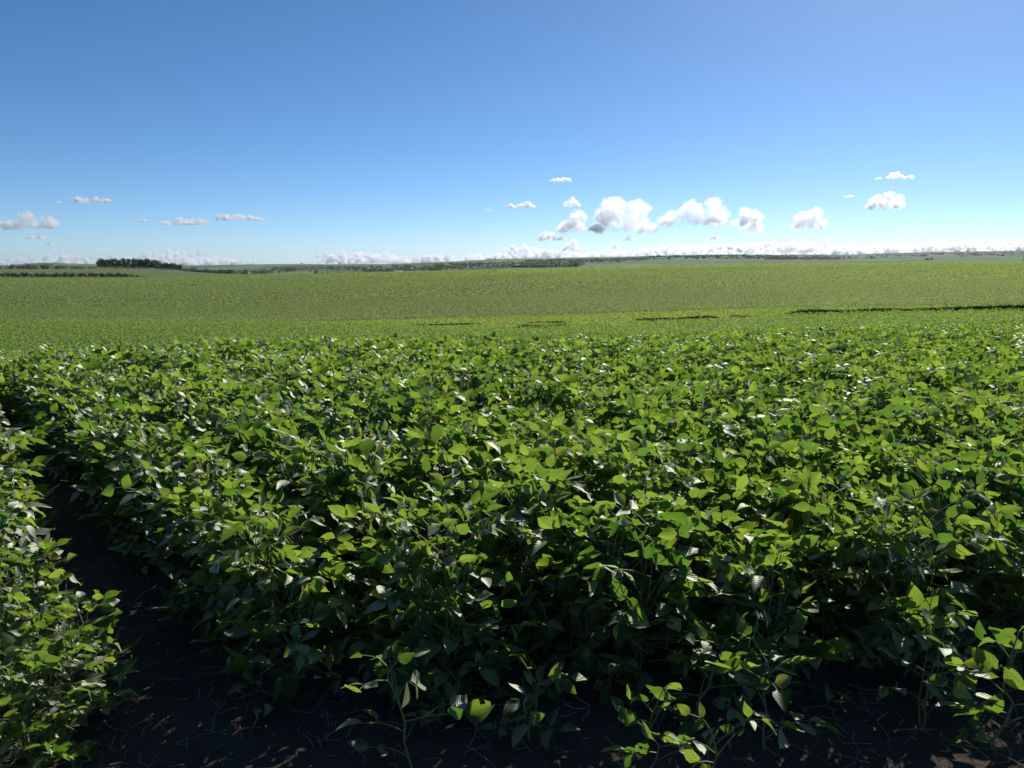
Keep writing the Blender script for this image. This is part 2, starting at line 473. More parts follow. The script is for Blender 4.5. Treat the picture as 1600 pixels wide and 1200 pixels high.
def soybean(seed, H, nleaf, spread, L0, branches=3, low=.12, skirt=0):
    R = np.random.default_rng(seed)
    P = Plant()
    lean = R.normal(0, .05, 2)
    def axis(base, top, n, r0, r1):
        t = np.linspace(0, 1, n)[:, None]
        pts = base + (top - base) * t
        pts[1:-1] += R.normal(0, .008, (n - 2, 3))
        P.tube(pts, r0, r1, 4)
        return pts
    axes = [axis(np.array([0, 0, -.03]), np.array([lean[0], lean[1], H * .93]), 7, .0045, .002)]
    for b in range(branches):
        an = R.uniform(0, 2 * PI); z0 = R.uniform(.05, .25) * H
        tp = np.array([math.cos(an) * spread * .55, math.sin(an) * spread * .55, H * R.uniform(.70, .93)])
        axes.append(axis(np.array([0, 0, z0]), tp, 6, .0032, .0015))
    share = [0.46] + [0.54 / max(1, branches)] * branches if branches else [1.0]
    for ax, sh in zip(axes, share):
        n = max(2, int(round(nleaf * sh)))
        ph = R.uniform(0, 6.28)
        for i in range(n):
            f = (i + .6) / n
            f = low + (1 - low) * f ** .8
            k = f * (len(ax) - 1); i0 = min(int(k), len(ax) - 2)
            p = ax[i0] + (ax[i0 + 1] - ax[i0]) * (k - i0)
            an = ph + i * PI * .86 + R.normal(0, .35)
            zrel = p[2] / H
            elev = R.uniform(.35, .95) if zrel > .5 else R.uniform(.1, .6)
            pl = R.uniform(.45, 1.0) * spread * (1.0 if zrel < .8 else .65)
            d = np.array([math.cos(an) * math.cos(elev), math.sin(an) * math.cos(elev), math.sin(elev)])
            sz = L0 * (1.06 - .30 * max(0, zrel - .55) / .45) * R.uniform(.66, 1.18)
            if f > .97: sz *= .6; pl *= .45
            top = zrel > .55
            P.trifoliate(p, d, pl, sz, R, R.choice([-.5, .25, .6, .95, 1.4]) * R.uniform(.6, 1.1) if top else R.uniform(-.3, .8), R.uniform(-.05, .75) if top else R.uniform(.4, 1.0))
    for i in range(skirt):
        z = R.uniform(.04, .30) * H; an = i * PI * .77 + R.normal(0, .3); el = R.uniform(-.15, .45)
        d = np.array([math.cos(an) * math.cos(el), math.sin(an) * math.cos(el), math.sin(el)])
        P.trifoliate(np.array([lean[0] * z, lean[1] * z, z]), d, R.uniform(.10, .28), L0 * R.uniform(.75, 1.05), R, R.uniform(-.6, .6), .9)
    return P.build('v%d' % seed)

VAR_FULL = [soybean(100 + i, 0.70 + .05 * (i % 3), 42, .25, .095, 4) for i in range(12)]
VAR_EDGE = [soybean(200 + i, 0.60 + .035 * i, 46, .26, .092, 5, -.04, 16) for i in range(6)]
VAR_YOUNG = [soybean(300 + i, 0.30, 9 + i % 3, .12, .068, 0) for i in range(6)]
VAR_BUSH = [soybean(400 + i, 0.50, 18, .20, .088, 3) for i in range(3)]

# block geometry: coordinates across (d) and along (e) the furrow that runs away to the left
DX = np.array([.76, .65]); EX = np.array([-.65, .76])
def block(x, y):
    """which planted patch a spot belongs to: 1 main block, 2 strip beyond the furrow, 0 bare"""
    d = x * DX[0] + y * DX[1]; e = x * EX[0] + y * EX[1]
    if d < .35:
        return 2 if e > 2.45 and d > -6 else 0
    if d < 1.06: return 0
    front = 2.62 + .07 * math.sin(2.1 * x + .6) + .05 * math.sin(5.3 * x) + .24 * min(1, max(0, (x - .6) / .8))
    return 1 if y > front else 0
spots = []
ROW, STEP = .50, .18
for di in np.arange(-10, 60, 1):
    d0 = 1.13 + di * ROW if di >= 0 else .27 + (di + 1) * ROW
    for e0 in np.arange(-40, 60, STEP):
        d = d0 + random.gauss(0, .05); e = e0 + random.gauss(0, .04)
        x = d * DX[0] + e * EX[0]; y = d * DX[1] + e * EX[1]
        if y < 1.5 or abs(x) > .78 * y + 1.6 or y > 44: continue
        k = block(x, y)
        if k: spots.append((math.hypot(x, y), x, y, k))
# keep the crop where it can be seen: up to the crest on the left, to the gully on the right
spots.sort()
near, rest = [], []
for s in spots:
    r, x, y, k = s
    vis = abs(x) < .72 * y + .15
    if vis and len(near) < 288: near.append(s)
    else: rest.append(s)
print('plants', len(spots), len(near), len(rest))

def place(var, x, y, s, rz, label, group):
    o = empty('soybean_plant', (x, y, tz(x, y)), rz, s)
    tag(o, label, 'soybean plant', group)
    obj('foliage', var[0], o); obj('stem', var[1], o)
    return o
srcs = []
front_row = []
for r, x, y, k in near:
    R = random.Random(int((x * 7919 + y * 104729) * 1000))
    rz = R.gauss(0, .5)
    if k == 2:
        e = x * EX[0] + y * EX[1]
        sc_ = min(.98, .60 + .15 * (e - 2.4)) * R.uniform(.92, 1.08)
        var = R.choice(VAR_EDGE)
        lab, grp = 'leafy soybean plant in the strip beyond the dark bare furrow', 'soybean plants of the strip beside the furrow'
    else:
        edge = y < 3.2 or block(x, y - .45) == 0 or x * DX[0] + y * DX[1] < 1.35
        var = R.choice(VAR_EDGE if edge and R.random() < .85 else VAR_FULL)
        sc_ = R.uniform(.92, 1.10) * (.93 if block(x, y - .30) == 0 else 1.0)
        if edge: lab, grp = 'leafy soybean plant on the shaded outer edge of the main crop block', 'soybean plants along the edge of the main block'
        else: lab, grp = 'soybean plant inside the dense near part of the main crop block', 'soybean plants inside the main block'
    place(var, x, y, sc_, rz, lab, grp)

YOUNG = [(-.33, 2.22, 1.40, 4, 'small sunlit soybean seedling alone on bare soil before the tall shaded crop'),
         (.07, 2.40, 1.05, 1, 'small soybean plant with one bright leaf close against the shaded crop front'),
         (.46, 2.16, 1.05, 2, 'low soybean seedling with a bright leaf held out to its side'),
         (.64, 2.04, 1.12, 3, 'young soybean plant with broad glowing leaves closest to the camera'),
         (.90, 2.36, 1.35, 0, 'small soybean plant with pale leaf beside straw litter on the soil'),
         (.66, 2.50, 1.30, 5, 'slim soybean plant raising one bright upright leaf before the dark crop'),
         (1.72, 2.34, 1.45, 2, 'tall thin young soybean plant apart on bare soil beside the bushy one')]
for i, (x, y, s, v, lab) in enumerate(YOUNG):
    place(VAR_YOUNG[v], x, y, s, .25 * math.sin(3 * i), lab, 'young soybean plants on the bare soil')
place(VAR_BUSH[0], 1.51, 2.46, .98, .3, 'bushy sunlit soybean plant with visible stems standing before the crop edge', 'young soybean plants on the bare soil')

# the uncountable rest of the crop: one object, plants set on its points
def gn_instancer(o, sources):
    ng = bpy.data.node_groups.new('crop_plants', 'GeometryNodeTree')
    ng.interface.new_socket('Geometry', in_out='INPUT', socket_type='NodeSocketGeometry')
    ng.interface.new_socket('Geometry', in_out='OUTPUT', socket_type='NodeSocketGeometry')
    N = ng.nodes; Lk = ng.links
    gi = N.new('NodeGroupInput'); go = N.new('NodeGroupOutput')
    join = N.new('GeometryNodeJoinGeometry')
    for f, s in reversed(sources):
        j2 = N.new('GeometryNodeJoinGeometry')
        for ob in (f, s):
            oi = N.new('GeometryNodeObjectInfo'); oi.transform_space = 'ORIGINAL'
            oi.inputs['Object'].default_value = ob
            Lk.new(oi.outputs['Geometry'], j2.inputs[0])
        g2i = N.new('GeometryNodeGeometryToInstance')
        Lk.new(j2.outputs[0], g2i.inputs[0])
        Lk.new(g2i.outputs[0], join.inputs[0])
    iop = N.new('GeometryNodeInstanceOnPoints')
    iop.inputs['Pick Instance'].default_value = True
    Lk.new(gi.outputs[0], iop.inputs['Points']); Lk.new(join.outputs[0], iop.inputs['Instance'])
    for nm, typ, sock in (('rz', 'FLOAT_VECTOR', 'Rotation'), ('sz', 'FLOAT_VECTOR', 'Scale'), ('idx', 'INT', 'Instance Index')):
        na_ = N.new('GeometryNodeInputNamedAttribute'); na_.data_type = typ; na_.inputs['Name'].default_value = nm
        if nm == 'rz':
            e2r = N.new('FunctionNodeEulerToRotation'); Lk.new(na_.outputs[0], e2r.inputs[0]); Lk.new(e2r.outputs[0], iop.inputs[sock])
        else:
            Lk.new(na_.outputs[0], iop.inputs[sock])
    Lk.new(iop.outputs[0], go.inputs[0])
    md = o.modifiers.new('plants', 'NODES'); md.node_group = ng

seen = {}
for o in bpy.data.objects:
    if o.type == 'MESH' and o.parent and o.name.startswith('foliage') and o.data in [v[0] for v in VAR_FULL] and o.data.name not in seen:
        st = [c for c in o.parent.children if c.name.startswith('stem')][0]
        seen[o.data.name] = (o, st)
sources = list(seen.values())
RS = np.array([(x, y) for r, x, y, k in rest])
pz = terrain(RS[:, 0], RS[:, 1])
pm = bpy.data.meshes.new('soybean_crop')
pm.vertices.add(len(RS)); pm.vertices.foreach_set('co', np.stack([RS[:, 0], RS[:, 1], pz], 1).astype(np.float32).ravel())
a = pm.attributes.new('rz', 'FLOAT_VECTOR', 'POINT')
a.data.foreach_set('vector', np.stack([np.zeros(len(RS)), np.zeros(len(RS)), rng.normal(0, .5, len(RS))], 1).astype(np.float32).ravel())
a = pm.attributes.new('sz', 'FLOAT_VECTOR', 'POINT')
k2 = np.array([k for r, x, y, k in rest])
sz = rng.uniform(.90, 1.12, len(RS)) * np.where(k2 == 2, .92, 1.0)
a.data.foreach_set('vector', np.stack([sz, sz, sz], 1).astype(np.float32).ravel())
a = pm.attributes.new('idx', 'INT', 'POINT'); a.data.foreach_set('value', rng.integers(0, len(sources), len(RS)).astype(np.int32))
crop = obj('soybean_crop', pm)
gn_instancer(crop, sources)
tag(crop, 'dense dark green soybean crop covering the near rise up to its crest', 'crop', kind='stuff')

# farther rows: leaf clumps, real geometry in rows
def clump_field(name, X, Y, h, leaf, nleaf, mat, spread, seed):
    R = np.random.default_rng(seed)
    Z = terrain(X, Y)
    n = len(X)
    P = np.repeat(np.stack([X, Y, Z], 1), nleaf, 0); m = len(P)
    hh = np.repeat(h * R.uniform(.75, 1.2, n), nleaf)
    P[:, :2] += R.normal(0, 1, (m, 2)) * spread
    P[:, 2] += hh * R.uniform(.25, 1.0, m) ** .6
    a = R.normal(0, 1, (m, 3)); a[:, 2] *= .5
    a /= np.linalg.norm(a, axis=1)[:, None]
    nn = R.normal(0, .55, (m, 3)) + np.array([0, 0, .6]) + SUN * R.uniform(0, 1.2, m)[:, None]
    nn = nn - a * (nn * a).sum(1)[:, None]; b = np.cross(nn, a); b /= np.linalg.norm(b, axis=1)[:, None] + 1e-9
    L = leaf * R.uniform(.7, 1.25, m)[:, None]
    V = np.stack([P - a * L * .5, P + b * L * .33, P + a * L * .55, P - b * L * .33], 1).reshape(-1, 3)
    f = np.arange(m * 4).reshape(-1, 4)
    return obj(name, mesh_np(name, V, [f], [mat], smooth=False))

# grass waterway: its near and far limits as forward distance per photo column
ZU = [-400, 0, 400, 600, 800, 1000, 1200, 1400, 1600, 2000]
def zone(u):
    return (np.interp(u, ZU, [90, 90, 82, 68, 58, 60, 64, 61, 57, 52]), np.interp(u, ZU, [90, 90, 83, 87, 90, 87, 84, 79, 74, 68]))
def rows_field(y0, y1, row, step, head, seed, extra=.74):
    R = np.random.default_rng(seed)
    ex = np.array([math.sin(head), math.cos(head)]); dx = np.array([math.cos(head), -math.sin(head)])
    ext = y1 * 1.35
    D, E = np.meshgrid(np.arange(-ext, ext, row), np.arange(0 if head < .6 else -ext, ext, step))
    D = D.ravel() + R.normal(0, row * .25, D.size); E = E.ravel() + R.normal(0, step * .3, E.size)
    X = D * dx[0] + E * ex[0]; Y = D * dx[1] + E * ex[1]
    k = (Y > y0) & (Y < y1) & (np.abs(X) < extra * Y + 2)
    return X[k], Y[k]
# near slope beyond the crest
X, Y = rows_field(43, 95, .5, .24, math.radians(-40), 1)
u = 800 + F * X / Y; v = zone(u)[0]
k = Y < v + 4 * vnoise(X, Y, 9, 11) - 2
mid = clump_field('lower_soybean_rows', X[k], Y[k], .62, .10, 18, M_LEAF_MID, .12, 2)
tag(mid, 'soybean rows on the slope falling away beyond the near crest', 'crop', kind='stuff')
# short bright grass of the waterway
R = np.random.default_rng(5)
n = 60000
Y = R.uniform(44, 98, n); X = R.uniform(-.75, .75, n) * Y
u = 800 + F * X / Y; za, zb_ = zone(u)
k = (Y > za - 1) & (Y < zb_ + 3)
gr = clump_field('valley_grass', X[k], Y[k], .16, .15, 6, M_GRASS, .16, 9)
tag(gr, 'strip of short yellow green grass along the valley bottom', 'grass', kind='stuff')
# opposite hillside
parts = []
X1, Y1 = rows_field(50, 160, .62, .30, math.radians(17), 3)
X2, Y2 = rows_field(160, 300, 1.0, .55, math.radians(17), 4)
X3, Y3 = rows_field(300, 560, 2.0, .9, math.radians(17), 5)
def keep(X, Y):
    u = 800 + F * X / Y
    v = zone(u)[1] + 5 * vnoise(X, Y, 12, 12) - 2
    dens = vnoise(X, Y, 26, 13) * .5 + vnoise(X, Y, 8, 14) * .5
    return (Y > v) & (dens > .10) & (np.random.default_rng(len(X)).random(len(X)) > .24) & ((Y < 480) | (u > 500))
k1, k2_, k3 = keep(X1, Y1), keep(X2, Y2), keep(X3, Y3)
print('hill', k1.sum(), k2_.sum(), k3.sum())
def merge(objs, name):
    c = [o for o in objs]
    vs, off = [], 0
    for o in c:
        a = np.empty(len(o.data.vertices) * 3, np.float32); o.data.vertices.foreach_get('co', a); vs.append(a.reshape(-1, 3))
    V = np.concatenate(vs)
    for o in c:
        me = o.data; bpy.data.objects.remove(o); bpy.data.meshes.remove(me)
    return obj(name, mesh_np(name, V, [np.arange(len(V)).reshape(-1, 4)], [M_LEAF_FAR], smooth=False))
hill = merge([clump_field('a', X1[k1], Y1[k1], .42, .125, 7, M_LEAF_FAR, .07, 6),
              clump_field('b', X2[k2_], Y2[k2_], .45, .26, 5, M_LEAF_FAR, .17, 7),
              clump_field('c', X3[k3], Y3[k3], .40, .45, 4, M_LEAF_FAR, .5, 8)], 'hillside_soybean_rows')
tag(hill, 'olive green soybean rows climbing the opposite hillside', 'crop', kind='stuff')

# ------------------------------------------------------------------ litter on the bare soil
R = np.random.default_rng(21)
n = 4200
x = R.uniform(-3.2, 3.2, n); y = R.uniform(1.55, 4.6, n)
z = terrain(x, y)
ang = R.uniform(0, PI, n); L = R.gamma(2.0, .03, n) + .02; w = R.uniform(.0008, .0028, n)
tilt = R.normal(0, .16, n); bend = R.normal(0, .15, n)
dirs = np.stack([np.cos(ang), np.sin(ang), tilt], 1); sd = np.stack([-np.sin(ang), np.cos(ang), R.normal(0, .3, n)], 1)
c = np.stack([x, y, z + .006 + .5 * L * np.abs(tilt)], 1)
mid_ = c + sd * (bend * L)[:, None]
pts = [c - dirs * (L / 2)[:, None], mid_, c + dirs * (L / 2)[:, None]]
upv = np.array([0, 0, 1.0])
Vs = []
for p in pts:
    for s1, s2 in ((1, 0), (0, .6), (-1, 0), (0, -.6)):
        Vs.append(p + sd * (w * s1)[:, None] + upv * (w * s2)[:, None])
Vs = np.stack(Vs, 1).reshape(-1, 3)
b0 = (np.arange(n) * 12)[:, None]
fs = []
for lv in range(2):
    for j in range(4):
        fs.append(b0 + np.array([[lv * 4 + j, lv * 4 + (j + 1) % 4, lv * 4 + 4 + (j + 1) % 4, lv * 4 + 4 + j]]))
fs.append(b0 + np.array([[3, 2, 1, 0]])); fs.append(b0 + np.array([[8, 9, 10, 11]]))
lit = obj('straw_litter', mesh_np('straw_litter', Vs, [np.concatenate(fs)], [M_STRAW], smooth=False))
tag(lit, 'broken straw and dry stalk bits scattered over the dark soil', 'straw', kind='stuff')

# ------------------------------------------------------------------ dark grassy gullies in the valley
def px(u, yr, Y):     # a spot on the ground at column u and forward distance Y
    x = (u - 800) / F * Y
    return x, Y
def gully(name, pts, wid, hgt, seed, label):
    """a gully: dark reedy grass filling a narrow cut; blades over a low bank"""
    R = np.random.default_rng(seed)
    P = np.array(pts, float)
    seg = np.concatenate([[0], np.cumsum(np.linalg.norm(np.diff(P, axis=0), axis=1))])
    tot = seg[-1]; n = int(tot * 190 * wid)
    s = R.uniform(0, tot, n)
    ends = np.clip(np.minimum(s, tot - s) / (tot * .12), 0.12, 1)
    x = np.interp(s, seg, P[:, 0]) + R.normal(0, wid * .35, n); y = np.interp(s, seg, P[:, 1]) + R.normal(0, wid * .5, n)
    rag = .75 + .5 * vnoise(x, y * 0 + seed, 2.5, seed)
    h = hgt * R.uniform(.55, .9, n) * ends * rag
    z = terrain(x, y)
    an = R.uniform(0, PI, n); wd = R.uniform(.05, .14, n)
    ln = R.normal(0, .25, (n, 2)) * h[:, None]
    dx_ = np.stack([np.cos(an) * wd, np.sin(an) * wd, np.zeros(n)], 1)
    b = np.stack([x, y, z - .05], 1); m = b + np.stack([ln[:, 0] * .35, ln[:, 1] * .35, h * .6], 1); t = b + np.stack([ln[:, 0], ln[:, 1], h], 1)
    V = np.stack([b - dx_, b + dx_, m + dx_ * .7, m - dx_ * .7, t], 1).reshape(-1, 3)
    k = np.arange(n)[:, None] * 5
    o = obj(name, mesh_np(name, V, [k + np.array([[0, 1, 2, 3]]), k + np.array([[3, 2, 4]])], [M_REED], smooth=False))
    tag(o, label, 'reeds', 'reedy gullies in the valley', 'stuff')
    return o
def gp(lst):
    out = []
    for u, yr in lst:
        # forward distance at which the ground is seen at photo row yr
        Ys = np.exp(np.linspace(math.log(45), math.log(130), 400))
        zz = terrain((u - 800) / F * Ys, Ys)
        rows = 600 - F * np.tan(np.arctan((zz - EYE) / Ys) + PITCH)
        k = int(np.argmin(np.abs(rows - yr)))
        out.append(((u - 800) / F * Ys[k], Ys[k]))
    return out
gully('reed_gully', gp([(808, 515), (840, 515), (888, 516)]), .8, .68, 31, 'short dark reedy patch lowest in the valley beside the crop')
gully('reed_gully', gp([(630, 511), (700, 510), (770, 508)]), .5, .38, 32, 'thin faint dark reed line winding through the valley grass')
gully('reed_gully', gp([(822, 506), (850, 506), (888, 506)]), .6, .36, 33, 'small dark reedy patch above the lowest one in the valley')
gully('reed_gully', gp([(985, 504), (1030, 502.5), (1075, 501), (1130, 498.5)]), .6, .52, 34, 'broken dark reed line in the middle of the valley')
gully('reed_gully', gp([(1142, 498), (1185, 497)]), .6, .5, 35, 'tiny dark reed tuft between the broken line and the long gully')
gully('reed_gully', gp([(1200, 496.5), (1330, 495), (1400, 493.5), (1470, 491.5), (1540, 490), (1640, 488)]), 1.0, .95, 36, 'long dark reedy gully running along the foot of the hillside')

# ------------------------------------------------------------------ trees, bushes, farm buildings
def tree_mesh(seed, H, rx, z0, n, leaf, lobes=7):
    """crown of leaf clumps in uneven lobes, trunk with limbs"""
    R = np.random.default_rng(seed)
    cs = np.stack([R.normal(0, rx * .42, lobes), R.normal(0, rx * .42, lobes), z0 + (H - z0) * R.uniform(.2, .85, lobes)], 1)
    rs = R.uniform(.35, .62, lobes) * rx
    cs[:, 2] = np.minimum(cs[:, 2], H - rs * .9)
    k = R.integers(0, lobes, n)
    d = R.normal(0, 1, (n, 3)); d /= np.linalg.norm(d, axis=1)[:, None]
    P = cs[k] + d * (rs[k] * R.uniform(.35, 1.0, n) ** .5)[:, None] * np.array([1, 1, 1.1])
    a = R.normal(0, 1, (n, 3)); a /= np.linalg.norm(a, axis=1)[:, None]
    b = np.cross(a, R.normal(0, 1, (n, 3))); b /= np.linalg.norm(b, axis=1)[:, None]
    L = leaf * R.uniform(.6, 1.4, n)[:, None]
    V = np.stack([P - a * L, P + b * L * .6, P + a * L, P - b * L * .6], 1).reshape(-1, 3)
    crown = mesh_np('crown_%d' % seed, V, [np.arange(n * 4).reshape(-1, 4)], [M_TREE], smooth=False)
    T = Plant()
    T.tube([(0, 0, -.4), (R.normal(0, .05), R.normal(0, .05), H * .35), (0, 0, H * .75)], H * .022, H * .008, 6)
    for c_ in cs[:5]:
        T.tube([(0, 0, H * .3), c_ * np.array([.5, .5, 1]) * .8 + np.array([0, 0, H * .08]), c_], H * .011, H * .004, 4)
    trunk = mesh_np('trunk_%d' % seed, np.array(T.sv), [np.array(T.sf)], [M_BARK])
    return crown, trunk
GUM = [tree_mesh(500 + i, 12, 3.6, .8, 620, .50, 11) for i in range(5)]
OAK = [tree_mesh(520 + i, 8, 4.0, 1.2, 420, .48, 8) for i in range(4)]
BUSH = [tree_mesh(540 + i, 3.0, 2.0, .1, 260, .26, 7) for i in range(4)]
def plant_tree(name, kinds, x, y, s, rz, label, cat, group, sq=1.0):
    o = empty(name, (x, y, tz(x, y)), rz, s)
    o.scale = (s * sq, s * sq, s)
    tag(o, label, cat, group)
    c_, t_ = random.choice(kinds)
    obj('crown', c_, o); obj('trunk', t_, o)
    return o
def U(u, Y):
    return (u - 800) / F * Y, Y

# grove on the skyline
for i in range(58):
    f = (i + random.random()) / 58
    u = 163 + f * 128; Y = 840 + random.uniform(-18, 40)
    hs = (1.0 if f < .72 else .72) * random.uniform(.82, 1.06)
    x, y = U(u, Y)
    plant_tree('grove_tree', GUM, x, y, hs, random.uniform(0, 6.28), 'tall dark tree packed into the block shaped grove on the skyline', 'tree', 'trees of the skyline grove')
# bushy line beside the grove
for i in range(34):
    u = random.uniform(-40, 106); Y = 960 + random.uniform(0, 40)
    x, y = U(u, Y); 
    plant_tree('hedge_tree', OAK, x, y, random.uniform(.55, 1.0), random.uniform(0, 6.28), 'low dark tree in the line behind the mound field', 'tree', 'trees in the line behind the mound')
for i in range(10):
    u = random.uniform(112, 165); Y = 900 + random.uniform(0, 40)
    x, y = U(u, Y)
    plant_tree('hedge_tree', OAK, x, y, random.uniform(.3, .5), random.uniform(0, 6.28), 'small scrubby tree in the gap before the tall grove', 'tree', 'scrub trees before the grove')
# hedge across the near side of the mound
for i in range(84):
    u = -30 + i * 3.15 + random.uniform(-1, 1)
    if 58 < u < 64: continue
    Y = 520 + random.uniform(-3, 3)
    taper = 1.0 if u < 190 else max(.25, 1 - (u - 190) / 60)
    x, y = U(u, Y)
    plant_tree('hedge_bush', BUSH, x, y, random.uniform(.65, 1.15) * taper, random.uniform(0, 6.28), 'rounded dark bush in the hedge crossing the green mound field', 'bush', 'bushes of the mound hedge')
# lone bushes
x, y = U(497.5, 470); plant_tree('lone_bush', BUSH, x, y, .95, 1.0, 'single dark round bush standing alone on the field crest', 'bush', None)
for uu, lab in ((508, 'very low bush trailing just beside the lone round bush'), (516, 'low bush midway along the sparse crest scrub'), (533, 'last low bush at the far end of the crest scrub')):
    x, y = U(uu, 480); plant_tree('low_bush', BUSH, x, y, .35, .5, lab, 'bush', 'low scrub on the field crest', 1.7)
# far woods: (column range, depth range, count, size)
WOODS = [((295, 335, 1250, 1500), 10, 1.08, 'dark tree in the wood just past the grove'), ((330, 425, 1500, 1900), 30, 1.22, 'dark tree in the far wood beyond the field dip'), ((425, 560, 1700, 2300), 22, 0.94, 'scattered tree on the pale far slope past the wood'),
         ((575, 690, 1500, 1900), 33, 1.08, 'tree around the distant farmstead'), ((610, 760, 1900, 2300), 29, 1.15, 'tree on the slope above the distant farmstead'), ((690, 800, 2000, 2500), 15, 0.94, 'tree along the distant field edge past the farmstead'),
         ((800, 905, 1650, 1900), 27, 1.15, 'tree in the dark belt below the central hills'), ((830, 1010, 2000, 2500), 23, 1.08, 'tree scattered above the dark belt on the central hills'), ((1010, 1190, 2300, 2700), 29, 1.22, 'tree in the thin band on the long hill'),
         ((1195, 1300, 2250, 2450), 26, 1.35, 'tree in the dark wood on the long hill flank')]
for (u0, u1, Ya, Yb), n_, s_, lab in WOODS:
    for i in range(n_):
        f = random.random()
        u = u0 + (u1 - u0) * f; Y = Ya + (Yb - Ya) * min(1, max(0, random.gauss(.5, .25)))
        x, y = U(u, Y)
        plant_tree('distant_tree', OAK, x, y, s_ * random.uniform(.6, 1.25), random.uniform(0, 6.28), lab, 'tree', lab.replace('tree', 'trees', 1), random.uniform(1.2, 2.2))
# woods far off that read as one mass
WX, WY = [], []
R = np.random.default_rng(61)
for u0, u1, Ya, Yb, n_ in ((-60, 300, 1900, 2600, 500), (300, 430, 1500, 1900, 420), (430, 600, 1900, 2500, 420), (570, 800, 1650, 2100, 1100), (800, 910, 1650, 1880, 700), (820, 1010, 2050, 2600, 600), (1000, 1200, 2300, 2750, 800), (1190, 1305, 2230, 2480, 800), (1310, 1660, 1900, 2900, 160)):
    u = R.uniform(u0, u1, n_); Y = Ya + (Yb - Ya) * np.clip(R.normal(.5, .22, n_), 0, 1); X = (u - 800) / F * Y
    m_ = vnoise(X, Y, 90, 62) * .6 + vnoise(X, Y, 35, 63) * .4
    k = m_ > .50
    WX.append(X[k]); WY.append(Y[k])
WX = np.concatenate(WX); WY = np.concatenate(WY)
wood = clump_field('far_woods', WX, WY, 6.5, 2.0, 60, M_TREE, 2.6, 64)
tag(wood, 'patchy dark woods covering parts of the distant hills', 'woods', kind='stuff')
# single skyline trees
for uu, s_, lab in ((51.5, 1.1, 'lone tree standing up on the bare skyline'), (775, 1.0, 'skyline tree on the ridge dip'), (1222, 1.0, 'first of two skyline trees on the long hill'), (1228, .9, 'second of two skyline trees on the long hill'), (1266, 1.0, 'solitary skyline tree past the pair on the long hill')):
    x, y = U(uu, 3580); plant_tree('skyline_tree', OAK, x, y, s_, 1.0, lab, 'tree', None)
for i in range(26):
    x, y = U(random.choice([random.uniform(1498, 1514), random.uniform(1514, 1572), random.uniform(520, 560), random.uniform(760, 800), random.uniform(465, 480)]), 3560 + random.uniform(-20, 20))
    plant_tree('skyline_tree', OAK, x, y, random.uniform(.4, .8), 1.0, 'tiny dark tree in a clump on the hill skyline', 'tree', 'tiny trees in clumps on the hill skyline', 1.5)
for uu, Y, n_ in ((1352, 2300, 6), (1445, 1700, 6), (1456, 2600, 6), (1518, 2200, 3), (1560, 2200, 3), (1592, 1500, 5)):
    for i in range(n_):
        x, y = U(uu + random.uniform(-8, 8), Y + random.uniform(-20, 20))
        plant_tree('distant_tree', OAK, x, y, random.uniform(.4, .75), random.uniform(0, 6), 'small tree in a loose clump on the pale hill flank', 'tree', 'clumped trees on the pale hill flank', 1.4)

def farm_building(x, y, w, d, h, roof, label, rz=0.0):
    o = empty('farm_building', (x, y, tz(x, y)), rz)
    tag(o, label, 'building')
    z = -2.0
    v = np.array([(-w, -d, z), (w, -d, z), (w, d, z), (-w, d, z), (-w, -d, h), (w, -d, h), (w, d, h), (-w, d, h), (-w, 0, h * 1.45), (w, 0, h * 1.45)])
    obj('wall', mesh_np('wall', v, [np.array([(0, 1, 5, 4), (2, 3, 7, 6)]), np.array([(1, 2, 6, 9, 5), (3, 0, 4, 8, 7)])], [M_WHITE], smooth=False), o)
    e = .5; t = .25
    r = np.array([(-w - e, -d - e, h - .25), (w + e, -d - e, h - .25), (w + e, 0, h * 1.45 + .05), (-w - e, 0, h * 1.45 + .05), (w + e, d + e, h - .25), (-w - e, d + e, h - .25)])
    r2 = r + np.array([0, 0, t])
    vv = np.concatenate([r, r2])
    ff = np.array([(6, 7, 8, 9), (9, 8, 10, 11), (1, 0, 3, 2), (2, 3, 5, 4), (0, 1, 7, 6), (4, 5, 11, 10), (1, 2, 8, 7), (2, 4, 10, 8), (3, 0, 6, 9), (5, 3, 9, 11)])
    obj('roof', mesh_np('roof', vv, [ff], [roof], smooth=False), o)
    def pan(nm, x0, x1, z0, z1):
        yb, yf = -d + .1, -d - .06
        v_ = np.array([(x0, yf, z0), (x1, yf, z0), (x1, yf, z1), (x0, yf, z1), (x0, yb, z0), (x1, yb, z0), (x1, yb, z1), (x0, yb, z1)])
        obj(nm, mesh_np(nm, v_, [np.array([(0, 1, 2, 3), (1, 5, 6, 2), (4, 0, 3, 7), (3, 2, 6, 7)])], [M_DARK], smooth=False), o)
    pan('door', -.7, .7, 0, 2.2)
    pan('window', -w * .7, -w * .45, 1.0, 2.1); pan('window', w * .45, w * .7, 1.0, 2.1)
    return o
for uu, Y, w, d, h, roof, lab in ((625, 1560, 9, 5, 3.4, M_ROOFW, 'pale roofed low barn among the farmstead trees'), (713, 1560, 7, 5, 3.6, M_ROOFR, 'farmhouse with reddish roof at the end of the farmstead'),
                                  (971, 1500, 4, 4, 3.2, M_ROOFW, 'smallest white shed of the three above the field crest'), (979, 1500, 6, 4, 3.8, M_ROOFW, 'middle white shed of the three above the field crest'), (991, 1500, 6, 4, 4.2, M_ROOFW, 'white shed at the pole side of the three sheds'),
                                  (745, 1800, 6, 4, 3.2, M_ROOFW, 'tiny pale shed on the slope above the farmhouse')):
    x, y = U(uu, Y); farm_building(x, y, w, d, h, roof, lab, random.uniform(-.2, .2))
